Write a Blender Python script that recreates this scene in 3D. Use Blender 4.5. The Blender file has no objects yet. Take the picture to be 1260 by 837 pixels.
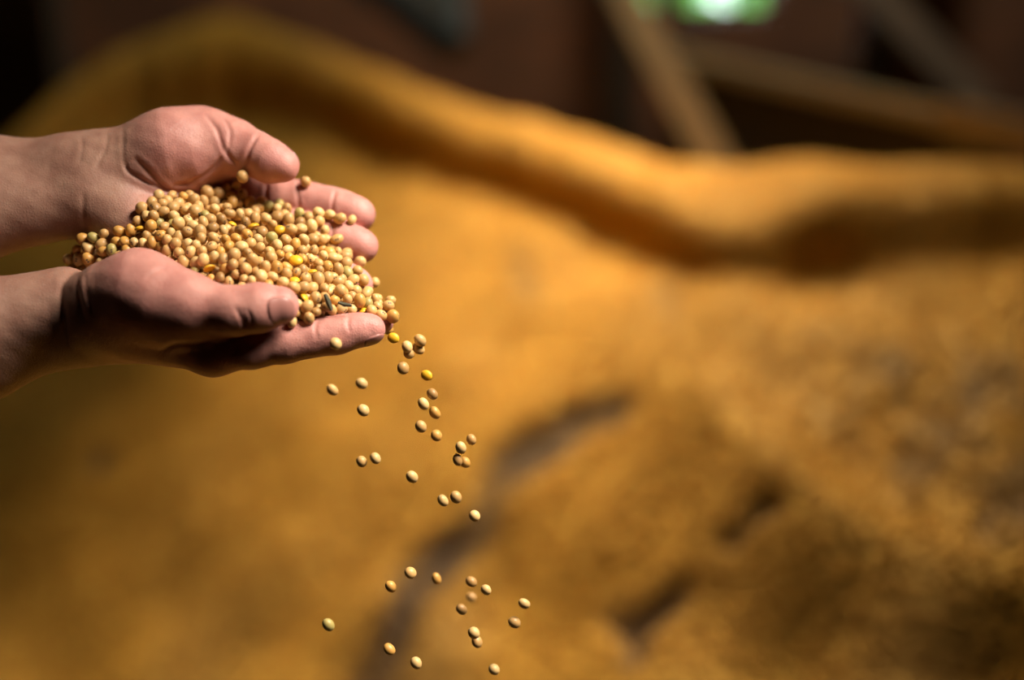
import bpy, bmesh, math, random
import numpy as np
from mathutils import Vector, Matrix

C = bpy.context.scene.collection
scene = bpy.context.scene

# ------------------------------------------------------------------ camera
PITCH = math.radians(20.0)
CAM = np.array([0.0, 0.0, 1.70])
F = 1750.0                       # focal length in pixels of the 1260 px frame (50 mm on 36 mm)
FOCUS = 0.765
cam_data = bpy.data.cameras.new('camera')
cam_data.lens = 50.0
cam_data.sensor_width = 36.0
cam_data.clip_start = 0.02
cam_data.dof.use_dof = True
cam_data.dof.focus_distance = FOCUS
cam_data.dof.aperture_fstop = 1.8
camera = bpy.data.objects.new('camera', cam_data)
camera.location = CAM
camera.rotation_euler = (math.pi / 2 - PITCH, 0, 0)
C.objects.link(camera)
scene.camera = camera

# ------------------------------------------------------------------ world, lights, exposure
scene.view_settings.view_transform = 'Standard'
scene.view_settings.look = 'None'
scene.view_settings.exposure = 0.0
scene.view_settings.gamma = 1.0
scene.view_settings.use_curve_mapping = False
world = bpy.data.worlds.new('world')
scene.world = world
world.use_nodes = True
bg = world.node_tree.nodes['Background']
bg.inputs[0].default_value = (0.85, 0.95, 1.0, 1)
bg.inputs[1].default_value = 8.0

def area_light(name, loc, target, size, power, color, spread=180):
    d = bpy.data.lights.new(name, 'AREA')
    d.shape = 'DISK'; d.size = size; d.energy = power; d.color = color
    d.spread = math.radians(spread)
    o = bpy.data.objects.new(name, d); C.objects.link(o)
    o.location = loc
    o.rotation_euler = (Vector(target) - Vector(loc)).to_track_quat('-Z', 'Y').to_euler()
    return o
area_light('heap_light', (0.25, 4.25, 3.35), (0.13, 1.85, 0.88), 0.30, 8.0, (1.0, 0.81, 0.48), 27)  # unseen light put beyond the crest so the scarps stay dark
area_light('heap_light', (0.10, 4.25, 3.35), (0.12, 2.65, 0.95), 0.30, 3.6, (1.0, 0.81, 0.48), 28)  # second unseen light, added to stretch the pool back over the terrace
area_light('hand_light', (0.58, 0.68, 2.28), (-0.02, 0.77, 1.33), 0.55, 3.9, (1.0, 0.88, 0.74), 46)  # unseen light added only for the hands and the falling beans
area_light('wall_fill_light', (0.4, 3.7, 3.6), (0.4, 5.2, 1.0), 0.3, 36, (0.96, 0.97, 0.74))  # unseen fill light, added to lift the back wall and shaded slopes

# pixel + distance along the view axis -> world point (metres)
RX = np.array([1.0, 0, 0])
RY = np.array([0, math.sin(PITCH), math.cos(PITCH)])
RZ = np.array([0, -math.cos(PITCH), math.sin(PITCH)])     # towards the camera
def at(px, py, depth):
    return CAM + RX * ((px - 630) / F * depth) + RY * (-(py - 418.5) / F * depth) - RZ * depth
def to_world(q):
    """camera-aligned millimetres -> world metres"""
    q = np.asarray(q, float) * 0.001
    return CAM + q[..., 0:1] * RX + q[..., 1:2] * RY + q[..., 2:3] * RZ
# ------------------------------------------------------------------ hands: smooth implicit bodies, in camera-aligned mm
HD = 780.0
def pt(px, py, dz):
    dep = HD - dz
    return np.array([(px - 630) / 1750.0 * dep, -(py - 418.5) / 1750.0 * dep, -dep])
def cone(P, a, b, ra, rb):
    ba = b - a
    t = np.clip(((P - a) @ ba) / (ba @ ba), 0, 1)
    q = P - a - t[..., None] * ba
    return np.sqrt((q * q).sum(-1)) - (ra + (rb - ra) * t)
def smin(a, b, k):
    h = np.maximum(k - np.abs(a - b), 0) / k
    return np.minimum(a, b) - h * h * k * 0.25
def unit(v):
    v = np.asarray(v, float)
    return v / np.linalg.norm(v)

def hand_spec(which):
    J = pt
    if which == 'far':
        w = unit((0, .79, -.61))                       # from the little finger side to the thumb side
        wr = J(118, 228, -30); el = J(-40, 246, -25); el2 = J(-560, 290, 10)
        palm = [
            (el2 + 18 * w, el + 13 * w, 36, 26, 14), (el2 - 18 * w, el - 13 * w, 36, 25, 14),
            (el + 13 * w, wr + 12 * w, 26, 18.5, 14), (el - 13 * w, wr - 11 * w, 25, 19, 14),
            (wr + 7 * w, J(306, 240, -51), 17, 12.5, 12),
            (wr + 1 * w, J(312, 282, -39), 17, 12.5, 12),
            (wr - 6 * w, J(300, 322, -27), 17, 12, 12),
            (wr - 12 * w, J(282, 356, -15), 18, 11.5, 12),
            (J(152, 270, -18), J(215, 310, -8), 16, 13, 12),                 # hypothenar
            (J(92, 207, -29), J(158, 202, -29), 16.5, 17.0, 16),
            (J(142, 205, -31), J(214, 183, -28), 14, 21.5, 15),              # thenar
            (J(205, 186, -28), J(252, 180, -32), 22.5, 18, 10),
            (J(245, 196, -24), J(274, 192, -24), 13, 9.5, 8),                # fold over the thumb root
        ]
        fingers = [
            [(J(252, 172, -38), 17.5), (J(290, 178, -30), 13.5), (J(314, 190, -24), 12.3), (J(333, 199, -20), 11.8), (J(348, 204, -18), 9.3)],
            [(J(306, 240, -51), 12.3), (J(340, 245, -47), 12), (J(372, 249, -44), 11.4), (J(414, 257, -41), 11.0), (J(442, 264, -38), 9.4)],
            [(J(312, 282, -39), 12.5), (J(350, 284, -35), 11.8), (J(384, 289, -31), 11.2), (J(420, 296, -28), 10.6), (J(446, 303, -26), 9.0)],
            [(J(300, 322, -27), 12), (J(340, 326, -22), 11.2), (J(375, 332, -18), 10.6), (J(412, 341, -15), 10), (J(440, 350, -13), 8.6)],
            [(J(282, 356, -15), 11.5), (J(320, 362, -9), 10), (J(352, 370, -5), 9.2), (J(385, 379, -3), 8.4), (J(408, 386, -2), 7.4)],
        ]
        pal = unit((0, .61, .79))
    else:
        w = unit((0, .62, .78))
        wr = J(84, 388, 14); el = J(-40, 420, 20); el2 = J(-560, 560, 40)
        palm = [
            (el2 + 18 * w, el + 12 * w, 36, 24, 14), (el2 - 18 * w, el - 12 * w, 36, 24, 14),
            (el + 12 * w, wr + 11 * w, 24, 18, 14), (el - 12 * w, wr - 11 * w, 24, 18.5, 14),
            (wr + 4 * w, J(262, 432, 32), 17, 12.0, 12),
            (wr + 0 * w, J(262, 430, 12), 17, 12.5, 12),
            (wr - 6 * w, J(250, 424, -7), 17, 12, 12),
            (wr - 11 * w, J(235, 412, -26), 18, 11.5, 12),
            (J(130, 362, 36), J(172, 357, 40), 17, 19.5, 10),                # thenar
            (J(172, 357, 40), J(218, 371, 46), 19.5, 15, 10),
            (J(120, 385, 28), J(200, 390, 40), 16, 14, 10),
            (J(230, 398, 42), J(262, 422, 34), 9, 9, 14),                    # web of the thumb
        ]
        fingers = [
            [(J(198, 370, 46), 17), (J(238, 377, 50), 14), (J(288, 383, 53), 12.4), (J(318, 379, 53), 12.3), (J(344, 376, 52), 9.9)],
            [(J(262, 430, 32), 12.5), (J(310, 427, 33), 11), (J(352, 421, 32), 10.4), (J(412, 413, 28), 9.6), (J(455, 405, 25), 8.3)],
            [(J(262, 430, 12), 12.5), (J(318, 424, 12), 10.8), (J(365, 416, 11), 10.2), (J(425, 404, 9), 9.2), (J(467, 393, 8), 8.0)],
            [(J(250, 424, -7), 12), (J(305, 426, -8), 10.5), (J(350, 424, -8), 10), (J(405, 415, -8), 9), (J(440, 406, -7), 7.8)],
            [(J(235, 412, -26), 11.5), (J(280, 420, -26), 9.8), (J(315, 422, -26), 9.0), (J(350, 420, -25), 8.2), (J(380, 416, -24), 7.2)],
        ]
        pal = unit((0, .93, -.37))
    # the pulp of each phalanx stands out on the palm side
    out = []
    for fi, f in enumerate(fingers):
        segs = [(f[i][0], f[i + 1][0], f[i][1], f[i + 1][1], 4.0) for i in range(len(f) - 1)]
        if fi > 0:
            for i in range(1, len(f) - 1):
                a, b = f[i], f[i + 1]
                m0 = a[0] * .66 + b[0] * .34 + pal * 1.3; m1 = a[0] * .34 + b[0] * .66 + pal * 1.3
                r = (a[1] + b[1]) / 2
                segs.append((m0, m1, r - .6, r - .8, 4.0))
        out.append(segs)
    return dict(palm=palm, fingers=out, joints=fingers, w=w, pal=pal)

def hand_sdf(S, P):
    d = None
    for a, b, ra, rb, k in S['palm']:
        e = cone(P, a, b, ra, rb)
        d = e if d is None else smin(d, e, k)
    tot = d
    for fi, segs in enumerate(S['fingers']):
        g = None
        for a, b, ra, rb, k in segs:
            e = cone(P, a, b, ra, rb)
            g = e if g is None else smin(g, e, k)
        tot = np.minimum(tot, smin(d, g, 12.0 if fi == 0 else 7.0))
    return tot

def hand_sdf_grid(S, lo, n, h):
    """The same field on a grid, each cone only inside its own neighbourhood."""
    ax = [lo[i] + h * np.arange(n[i]) for i in range(3)]
    BIG = 30.0
    def field(segs, base=None):
        g = np.full(n, BIG, np.float32)
        for a, b, ra, rb, k in segs:
            m = max(ra, rb) + max(k, 12) + 3
            mn = np.minimum(a, b) - m; mx = np.maximum(a, b) + m
            i0 = np.clip(np.floor((mn - lo) / h).astype(int), 0, n); i1 = np.clip(np.ceil((mx - lo) / h).astype(int) + 1, 0, n)
            if (i1 <= i0).any(): continue
            sl = tuple(slice(i0[i], i1[i]) for i in range(3))
            X = ax[0][sl[0]][:, None, None]; Y = ax[1][sl[1]][None, :, None]; Z = ax[2][sl[2]][None, None, :]
            ba = b - a; L = ba @ ba
            t = np.clip(((X - a[0]) * ba[0] + (Y - a[1]) * ba[1] + (Z - a[2]) * ba[2]) / L, 0, 1)
            e = np.sqrt((X - a[0] - t * ba[0]) ** 2 + (Y - a[1] - t * ba[1]) ** 2 + (Z - a[2] - t * ba[2]) ** 2) - (ra + (rb - ra) * t)
            g[sl] = smin(g[sl], e.astype(np.float32), k)
        return g
    d = field(S['palm'])
    tot = d.copy()
    for fi, segs in enumerate(S['fingers']):
        g = field(segs)
        tot = np.minimum(tot, smin(d, g, 12.0 if fi == 0 else 7.0))
    return tot, ax

def surface_nets(D, lo, h):
    """One vertex per cell that the zero level crosses, one quad per crossed edge."""
    ins = D < 0
    nx, ny, nz = D.shape
    cnt = np.zeros((nx - 1, ny - 1, nz - 1), np.int8)
    for i in (0, 1):
        for j in (0, 1):
            for k in (0, 1):
                cnt += ins[i:nx - 1 + i, j:ny - 1 + j, k:nz - 1 + k]
    act = (cnt > 0) & (cnt < 8)
    idx = np.full(act.shape, -1, np.int64)
    cells = np.argwhere(act)
    idx[act] = np.arange(len(cells))
    acc = np.zeros((len(cells), 3)); wsum = np.zeros(len(cells))
    c = cells
    corners = [(i, j, k) for i in (0, 1) for j in (0, 1) for k in (0, 1)]
    val = {q: D[c[:, 0] + q[0], c[:, 1] + q[1], c[:, 2] + q[2]] for q in corners}
    for q in corners:
        for axn in range(3):
            if q[axn] == 0:
                r = list(q); r[axn] = 1; r = tuple(r)
                a, b = val[q], val[r]
                cr = (a < 0) != (b < 0)
                t = np.where(cr, a / np.where(a == b, 1, a - b), 0)
                p = np.array(q, float)[None, :] + t[:, None] * np.eye(3)[axn]
                acc += np.where(cr[:, None], p, 0); wsum += cr
    V = lo + h * (cells + acc / wsum[:, None])
    Q = []
    for axn in range(3):
        sl0 = [slice(1, -1)] * 3; sl1 = [slice(1, -1)] * 3
        sl0[axn] = slice(0, -1); sl1[axn] = slice(1, None)
        a = ins[tuple(sl0)]; b = ins[tuple(sl1)]
        for flip, m in ((False, a & ~b), (True, ~a & b)):
            e = np.argwhere(m)
            off = np.ones(3, int); off[axn] = 0
            e = e + off
            u, v = [(1, 2), (2, 0), (0, 1)][axn]
            du = np.zeros(3, int); du[u] = 1
            dv = np.zeros(3, int); dv[v] = 1
            qs = [e - du - dv, e - dv, e, e - du]
            f = np.stack([idx[x[:, 0], x[:, 1], x[:, 2]] for x in qs], 1)
            Q.append(f[:, ::-1] if flip else f)
    return V, np.concatenate(Q)

def sdf_grad(S, P, e=0.25):
    g = np.stack([hand_sdf(S, P + np.eye(3)[i] * e) - hand_sdf(S, P - np.eye(3)[i] * e) for i in range(3)], 1) / (2 * e)
    return g
CREASES = {
    'far': [
        ([(167, 196), (182, 210), (196, 226), (210, 235), (239, 238), (266, 235)], 1.3, 1.1),
        ([(153, 200), (158, 211), (172, 220), (191, 229), (208, 237)], 1.0, 1.0),
        ([(273, 193), (258, 211), (239, 223), (213, 229)], 0.9, 0.9),
        ([(253, 142), (266, 158), (272, 175), (278, 188), (290, 202)], .8, 1.0),
        ([(275, 146), (283, 161), (282, 178), (279, 188)], 0.5, 0.9),
        ([(318, 165), (309, 180), (303, 196), (299, 208)], .85, 1.0),
        ([(151, 158), (151, 178), (151, 198)], 0.3, 1.1),
        ([(132, 162), (130, 182), (122, 199), (119, 206)], 0.35, 1.1),
        ([(100, 168), (101, 182), (98, 200)], 0.25, 1.1),
        ([(103, 236), (102, 262), (105, 288)], 0.35, 1.3),
        ([(328, 226), (327, 238), (329, 252)], 1.0, 0.9),
        ([(366, 220), (366, 240), (369, 262)], 0.6, 0.8),
        ([(413, 234), (409, 250), (408, 270)], 0.7, 0.8),
        ([(411, 274), (409, 290), (410, 318)], 0.7, 0.8),
        ([(185, 180), (205, 165), (225, 150)], 0.10, 0.7), ([(190, 190), (212, 176), (235, 160)], 0.10, 0.7),
        ([(198, 204), (220, 190), (240, 170)], 0.10, 0.7),
    ],
    'near': [
        ([(103, 325), (88, 337), (76, 352), (75, 371), (79, 395), (82, 423)], .75, 1.5),
        ([(112, 323), (96, 342), (96, 364), (103, 392)], .6, 1.4),
        ([(105, 337), (106, 359), (115, 390)], .3, 1.2),
        ([(290, 379), (295, 387), (299, 396), (301, 404)], .65, 1.0),
        ([(303, 380), (308, 390), (309, 402)], .5, 0.8), ([(297, 378), (302, 390), (305, 403)], 0.5, 0.7),
        ([(178, 345), (190, 335), (203, 331)], 0.3, 0.9),
        ([(392, 392), (388, 404), (390, 416)], 0.5, 0.8), ([(430, 388), (428, 398), (430, 408)], 0.5, 0.8),
        ([(198, 432), (215, 425), (240, 424), (262, 420)], 0.9, 1.2),
    ],
}
def seg_dist(P, A, B):
    ba = B - A
    t = np.clip(((P - A) @ ba) / (ba @ ba), 0, 1)
    return np.linalg.norm(P - A - t[:, None] * ba, axis=1)

def skin_material(name):
    m = bpy.data.materials.new(name); m.use_nodes = True
    nt = m.node_tree; N = nt.nodes; L = nt.links
    b = N['Principled BSDF']
    at_ = N.new('ShaderNodeAttribute'); at_.attribute_name = 'flush'
    ramp = N.new('ShaderNodeMix'); ramp.data_type = 'RGBA'
    ramp.inputs[6].default_value = (0.34, 0.19, 0.14, 1)
    ramp.inputs[7].default_value = (0.56, 0.25, 0.22, 1)
    L.new(at_.outputs['Fac'], ramp.inputs[0])
    tc = N.new('ShaderNodeTexCoord')
    n1 = N.new('ShaderNodeTexNoise'); n1.inputs['Scale'].default_value = 90; n1.inputs['Detail'].default_value = 5
    L.new(tc.outputs['Object'], n1.inputs['Vector'])
    mul = N.new('ShaderNodeMix'); mul.data_type = 'RGBA'; mul.blend_type = 'MULTIPLY'; mul.inputs[0].default_value = 1
    cr = N.new('ShaderNodeValToRGB')
    cr.color_ramp.elements[0].position = 0.35; cr.color_ramp.elements[0].color = (0.86, 0.78, 0.76, 1)
    cr.color_ramp.elements[1].position = 0.65; cr.color_ramp.elements[1].color = (1.05, 1.05, 1.02, 1)
    L.new(n1.outputs['Fac'], cr.inputs[0]); L.new(ramp.outputs[2], mul.inputs[6]); L.new(cr.outputs[0], mul.inputs[7])
    L.new(mul.outputs[2], b.inputs['Base Color'])
    b.inputs['Roughness'].default_value = 0.52
    b.inputs['Specular IOR Level'].default_value = 0.4
    b.inputs['Subsurface Weight'].default_value = 0.18
    b.inputs['Subsurface Radius'].default_value = (1.0, 0.35, 0.2)
    b.inputs['Subsurface Scale'].default_value = 0.004
    v = N.new('ShaderNodeTexVoronoi'); v.inputs['Scale'].default_value = 700; v.feature = 'DISTANCE_TO_EDGE'
    n2 = N.new('ShaderNodeTexNoise'); n2.inputs['Scale'].default_value = 350; n2.inputs['Detail'].default_value = 4
    L.new(tc.outputs['Object'], v.inputs['Vector']); L.new(tc.outputs['Object'], n2.inputs['Vector'])
    add = N.new('ShaderNodeMath'); add.operation = 'ADD'
    L.new(v.outputs['Distance'], add.inputs[0]); L.new(n2.outputs['Fac'], add.inputs[1])
    bp = N.new('ShaderNodeBump'); bp.inputs['Strength'].default_value = 0.4; bp.inputs['Distance'].default_value = 0.0005
    L.new(add.outputs[0], bp.inputs['Height']); L.new(bp.outputs[0], b.inputs['Normal'])
    return m
def simple_material(name, col, rough=0.5, spec=0.5):
    m = bpy.data.materials.new(name); m.use_nodes = True
    b = m.node_tree.nodes['Principled BSDF']
    b.inputs['Base Color'].default_value = (*col, 1); b.inputs['Roughness'].default_value = rough
    b.inputs['Specular IOR Level'].default_value = spec
    return m

person = bpy.data.objects.new('person', None)
C.objects.link(person)
person.location = to_world(pt(250, 330, 0))
person['label'] = 'person reaching in with bare forearms and two cupped hands full of soybeans'
person['category'] = 'person'
skin = skin_material('skin')
nail_mat = simple_material('nail', (0.36, 0.155, 0.13), 0.35, 0.5)
origin = np.array(person.location)

def build_hand(which):
    S = hand_spec(which)
    h = 0.95
    allj = np.array([j[0] for f in S['joints'] for j in f])
    lo = np.array([pt(-330, 300, 0)[0], allj[:, 1].min() - 44, allj[:, 2].min() - 34])
    hi = np.array([allj[:, 0].max() + 16, allj[:, 1].max() + 34, allj[:, 2].max() + 34])
    if which == 'far': lo[1] -= 25; lo[2] -= 20; hi[2] += 25
    else: hi[1] += 10; lo[2] -= 10; lo[1] -= 40
    n = np.ceil((hi - lo) / h).astype(int) + 1
    D, ax = hand_sdf_grid(S, lo, n, h)
    D[0] = 5; D[-1] = 5; D[:, 0] = 5; D[:, -1] = 5; D[:, :, 0] = 5; D[:, :, -1] = 5
    V, Q = surface_nets(D, lo, h)
    core = V[:, 0] > lo[0] + 3
    for _ in range(2):
        d = hand_sdf(S, V); g = sdf_grad(S, V)
        step = (d / np.maximum((g * g).sum(1), .3))[:, None] * g
        V = np.where(core[:, None], V - np.clip(step, -.8, .8), V)
    g = sdf_grad(S, V)
    nr = g / np.linalg.norm(g, axis=1)[:, None]
    # creases pressed into the skin that faces them
    px = 630 + 1750 * V[:, 0] / -V[:, 2]; py = 418.5 - 1750 * V[:, 1] / -V[:, 2]
    I = np.stack([px, py], 1)
    disp = np.zeros(len(V))
    for line, depth, sig in CREASES[which]:
        line = np.array(line, float)
        # resample smoothly
        t = np.linspace(0, len(line) - 1, 8 * len(line)); k = np.clip(t.astype(int), 0, len(line) - 2); fr = (t - k)[:, None]
        p0 = line[np.clip(k - 1, 0, None)]; p1 = line[k]; p2 = line[k + 1]; p3 = line[np.clip(k + 2, None, len(line) - 1)]
        cv = .5 * (2 * p1 + (p2 - p0) * fr + (2 * p0 - 5 * p1 + 4 * p2 - p3) * fr ** 2 + (3 * p1 - p0 - 3 * p2 + p3) * fr ** 3)
        near = (np.abs(I - cv.mean(0)).max(1) < 120) & (nr[:, 2] > 0.05)
        ii = np.where(near)[0]
        dm = np.full(len(ii), 1e9); tt = np.zeros(len(ii))
        for q in range(len(cv) - 1):
            e = seg_dist(I[ii], cv[q], cv[q + 1])
            m = e < dm; dm[m] = e[m]; tt[m] = q / (len(cv) - 1)
        mm = dm / 2.24
        taper = np.clip(np.minimum(tt, 1 - tt) * 5 + .25, 0, 1)
        disp[ii] -= taper * depth * (np.exp(-(mm / sig) ** 2) - .28 * np.exp(-((mm - 2.6 * sig) / (1.5 * sig)) ** 2))
    # slow unevenness of flesh
    disp += .12 * np.sin(V[:, 0] * .21 + V[:, 1] * .31) * np.sin(V[:, 1] * .27 - V[:, 2] * .19 + V[:, 0] * .05)
    V = V + nr * disp[:, None]
    # flush: redder towards palm and finger ends
    x = V[:, 0]
    wrist = pt(150 if which == 'far' else 130, 300, 0)[0]
    fl = np.clip((x - wrist) / 26 + .1, 0, 1) * .75
    for f in S['joints']:
        tip = f[-1][0]
        fl = np.maximum(fl, np.clip(1.25 - np.linalg.norm(V - tip, axis=1) / 32, 0, 1))
    W = to_world(V) - origin
    me = bpy.data.meshes.new('arm')
    me.from_pydata(W.tolist(), [], Q.tolist())
    me.update()
    a = me.attributes.new('flush', 'FLOAT', 'POINT'); a.data.foreach_set('value', fl.astype(np.float32))
    me.polygons.foreach_set('use_smooth', [True] * len(me.polygons))
    me.materials.append(skin)
    o = bpy.data.objects.new('arm', me); C.objects.link(o); o.parent = person
    o['label'] = 'left forearm with open palm and thumb on the far side' if which == 'far' else 'right forearm with thumb lying over the beans nearest the camera'
    # nails: thin curved plates lying on the finger ends
    for fi, f in enumerate(S['joints']):
        tip, r = f[-1]; prev = f[-2][0]
        axd = unit(tip - prev)
        if fi == 0:
            dors = unit((0.25, .75, -.6)) if which == 'far' else unit((0.10, -.28, .95))
        else:
            dors = -S['pal']
        dors = unit(dors - axd * (dors @ axd)); side = np.cross(axd, dors)
        wid, ln = (r * 1.22, r * 1.35)
        cen = tip + axd * (r * .12)
        nu, nv = 9, 9
        grid = []
        for i in range(nu):
            for j in range(nv):
                u = (i / (nu - 1) * 2 - 1); v = (j / (nv - 1) * 2 - 1)
                su = math.copysign(abs(u) ** .9, u)
                rr = 1 - .22 * max(0, abs(v) - .5) * 2 if True else 1
                ang = su * wid / 2 * rr / r * 1.15
                b0 = cen + axd * v * ln / 2 * (1 - .18 * abs(u) ** 3)
                dr = dors * math.cos(ang) + side * math.sin(ang)
                # march inwards onto the skin
                lo_, hi_ = 0.0, r * 2.2
                grid.append((b0, dr, hi_))
        B = np.array([q[0] for q in grid]); Dr = np.array([q[1] for q in grid])
        s = np.array([q[2] for q in grid])
        for _ in range(40):
            s -= hand_sdf(S, B + Dr * s[:, None]) * .8
        vv_ = np.tile(np.linspace(-1, 1, nv), nu)
        top = B + Dr * (s + np.interp(vv_, [-1, -.6, 1], [.05, .3, .5]))[:, None]
        low = B + Dr * (s - .6)[:, None]
        vs = np.concatenate([top, low]); fs = []
        N0 = nu * nv
        for i in range(nu - 1):
            for j in range(nv - 1):
                q = [i * nv + j, (i + 1) * nv + j, (i + 1) * nv + j + 1, i * nv + j + 1]
                fs.append(q); fs.append([N0 + t for t in q[::-1]])
        rim = [i * nv for i in range(nu)] + [(nu - 1) * nv + j for j in range(1, nv)] + [i * nv + nv - 1 for i in range(nu - 2, -1, -1)] + [j for j in range(nv - 2, 0, -1)]
        for q in range(len(rim)):
            p, p2 = rim[q], rim[(q + 1) % len(rim)]
            fs.append([p2, p, N0 + p, N0 + p2])
        nm = bpy.data.meshes.new('thumbnail' if fi == 0 else 'fingernail')
        nm.from_pydata((to_world(vs) - origin).tolist(), [], fs); nm.update()
        bm = bmesh.new(); bm.from_mesh(nm); bmesh.ops.recalc_face_normals(bm, faces=bm.faces); bm.to_mesh(nm); bm.free()
        nm.polygons.foreach_set('use_smooth', [True] * len(nm.polygons))
        nm.materials.append(nail_mat)
        no = bpy.data.objects.new(nm.name, nm); C.objects.link(no); no.parent = o
    return S
HS = {w: build_hand(w) for w in ('far', 'near')}
# ------------------------------------------------------------------ the barn (structure)
def node_mat(name):
    m = bpy.data.materials.new(name); m.use_nodes = True
    return m, m.node_tree.nodes, m.node_tree.links, m.node_tree.nodes['Principled BSDF']
def wood_material(name, c0, c1, scale=6.0, rough=0.8):
    m, N, L, b = node_mat(name)
    tc = N.new('ShaderNodeTexCoord'); mp = N.new('ShaderNodeMapping'); mp.inputs['Scale'].default_value = (1, 9, 9)
    n = N.new('ShaderNodeTexNoise'); n.inputs['Scale'].default_value = scale; n.inputs['Detail'].default_value = 6; n.inputs['Distortion'].default_value = .8
    r = N.new('ShaderNodeValToRGB')
    r.color_ramp.elements[0].position = .3; r.color_ramp.elements[0].color = (*c0, 1)
    r.color_ramp.elements[1].position = .7; r.color_ramp.elements[1].color = (*c1, 1)
    bp = N.new('ShaderNodeBump'); bp.inputs['Strength'].default_value = .4; bp.inputs['Distance'].default_value = .004
    L.new(tc.outputs['Object'], mp.inputs[0]); L.new(mp.outputs[0], n.inputs['Vector']); L.new(n.outputs['Fac'], r.inputs[0])
    L.new(r.outputs[0], b.inputs['Base Color']); L.new(n.outputs['Fac'], bp.inputs['Height']); L.new(bp.outputs[0], b.inputs['Normal'])
    b.inputs['Roughness'].default_value = rough
    return m
def brick_material():
    m, N, L, b = node_mat('brick')
    tc = N.new('ShaderNodeTexCoord'); br = N.new('ShaderNodeTexBrick')
    mp = N.new('ShaderNodeMapping'); mp.inputs['Rotation'].default_value = (math.pi / 2, 0, 0)
    br.inputs['Color1'].default_value = (.27, .105, .055, 1); br.inputs['Color2'].default_value = (.17, .075, .045, 1)
    br.inputs['Mortar'].default_value = (.12, .085, .065, 1)
    br.inputs['Scale'].default_value = 1.0; br.inputs['Brick Width'].default_value = .23; br.inputs['Row Height'].default_value = .075
    br.inputs['Mortar Size'].default_value = .006
    L.new(tc.outputs['Object'], mp.inputs[0]); L.new(mp.outputs[0], br.inputs['Vector'])
    n = N.new('ShaderNodeTexNoise'); n.inputs['Scale'].default_value = 2.2; n.inputs['Detail'].default_value = 6
    L.new(tc.outputs['Object'], n.inputs['Vector'])
    mx = N.new('ShaderNodeMix'); mx.data_type = 'RGBA'; mx.blend_type = 'MULTIPLY'; mx.inputs[0].default_value = .8
    r = N.new('ShaderNodeValToRGB'); r.color_ramp.elements[0].position = .3; r.color_ramp.elements[0].color = (.45, .4, .4, 1)
    r.color_ramp.elements[1].position = .65; r.color_ramp.elements[1].color = (1.25, 1.1, .95, 1)
    L.new(n.outputs['Fac'], r.inputs[0]); L.new(br.outputs['Color'], mx.inputs[6]); L.new(r.outputs[0], mx.inputs[7])
    L.new(mx.outputs[2], b.inputs['Base Color'])
    bp = N.new('ShaderNodeBump'); bp.inputs['Distance'].default_value = .01; bp.inputs['Strength'].default_value = .6; bp.invert = True
    L.new(br.outputs['Fac'], bp.inputs['Height']); L.new(bp.outputs[0], b.inputs['Normal'])
    b.inputs['Roughness'].default_value = .9
    return m
M_brick = brick_material()
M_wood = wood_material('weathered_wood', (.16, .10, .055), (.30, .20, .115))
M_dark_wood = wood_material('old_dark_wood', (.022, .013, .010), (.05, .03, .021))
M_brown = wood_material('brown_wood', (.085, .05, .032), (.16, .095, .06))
M_cap = wood_material('dusty_lit_wood', (.26, .17, .09), (.46, .31, .16))  # dusty wood made lighter: light on the cap and timber painted in
M_floor = wood_material('packed_floor', (.07, .05, .035), (.12, .085, .06), 2.0)
M_steel = simple_material('dark_steel', (.018, .020, .024), .55)
M_grey = simple_material('grey_sheet', (.13, .11, .095), .6)
M_glass = simple_material('window_glass', (.9, .95, .92), .02)
M_glass.node_tree.nodes['Principled BSDF'].inputs['Transmission Weight'].default_value = 1.0
M_glass.node_tree.nodes['Principled BSDF'].inputs['IOR'].default_value = 1.02
M_leaf = simple_material('leaf', (.16, .42, .06), .5)
M_leaf.node_tree.nodes['Principled BSDF'].inputs['Subsurface Weight'].default_value = .0
M_bark = simple_material('bark', (.10, .07, .05), .9)

def mesh_obj(name, bm, mat, parent=None, bevel=0.0):
    if bevel:
        bmesh.ops.bevel(bm, geom=list(bm.edges), offset=bevel, segments=2, affect='EDGES', clamp_overlap=True)
    me = bpy.data.meshes.new(name); bm.to_mesh(me); bm.free()
    me.materials.append(mat)
    o = bpy.data.objects.new(name, me); C.objects.link(o)
    if parent: o.parent = parent
    return o
def box(bm, x0, x1, y0, y1, z0, z1):
    r = bmesh.ops.create_cube(bm, size=1)
    for v in r['verts']:
        v.co = Vector(((x0 + x1) / 2 + v.co.x * (x1 - x0), (y0 + y1) / 2 + v.co.y * (y1 - y0), (z0 + z1) / 2 + v.co.z * (z1 - z0)))
def beam_matrix(a, b, roll_ref=(0, -1, 0)):
    a, b = Vector(a), Vector(b); x = (b - a).normalized()
    y = Vector(roll_ref); y = (y - x * y.dot(x)).normalized(); z = x.cross(y)
    m = Matrix((x, y, z)).transposed().to_4x4(); m.translation = (a + b) / 2
    return m, (b - a).length
def beam(name, a, b, wy, wz, mat, parent=None, bevel=.006, roll=(0, -1, 0), segs=1):
    """squared timber from a to b"""
    M, ln = beam_matrix(a, b, roll)
    bm = bmesh.new(); box(bm, -ln / 2, ln / 2, -wy / 2, wy / 2, -wz / 2, wz / 2)
    if bevel: bmesh.ops.bevel(bm, geom=list(bm.edges), offset=bevel, segments=2, affect='EDGES', clamp_overlap=True)
    o = mesh_obj(name, bm, mat, parent)
    o.matrix_world = M
    return o
def struct(o):
    o['kind'] = 'structure'; return o
def thing(name, loc, label, cat, group=None):
    o = bpy.data.objects.new(name, None); C.objects.link(o); o.location = loc
    o['label'] = label; o['category'] = cat
    if group: o['group'] = group
    bpy.context.view_layer.update()
    return o

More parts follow.
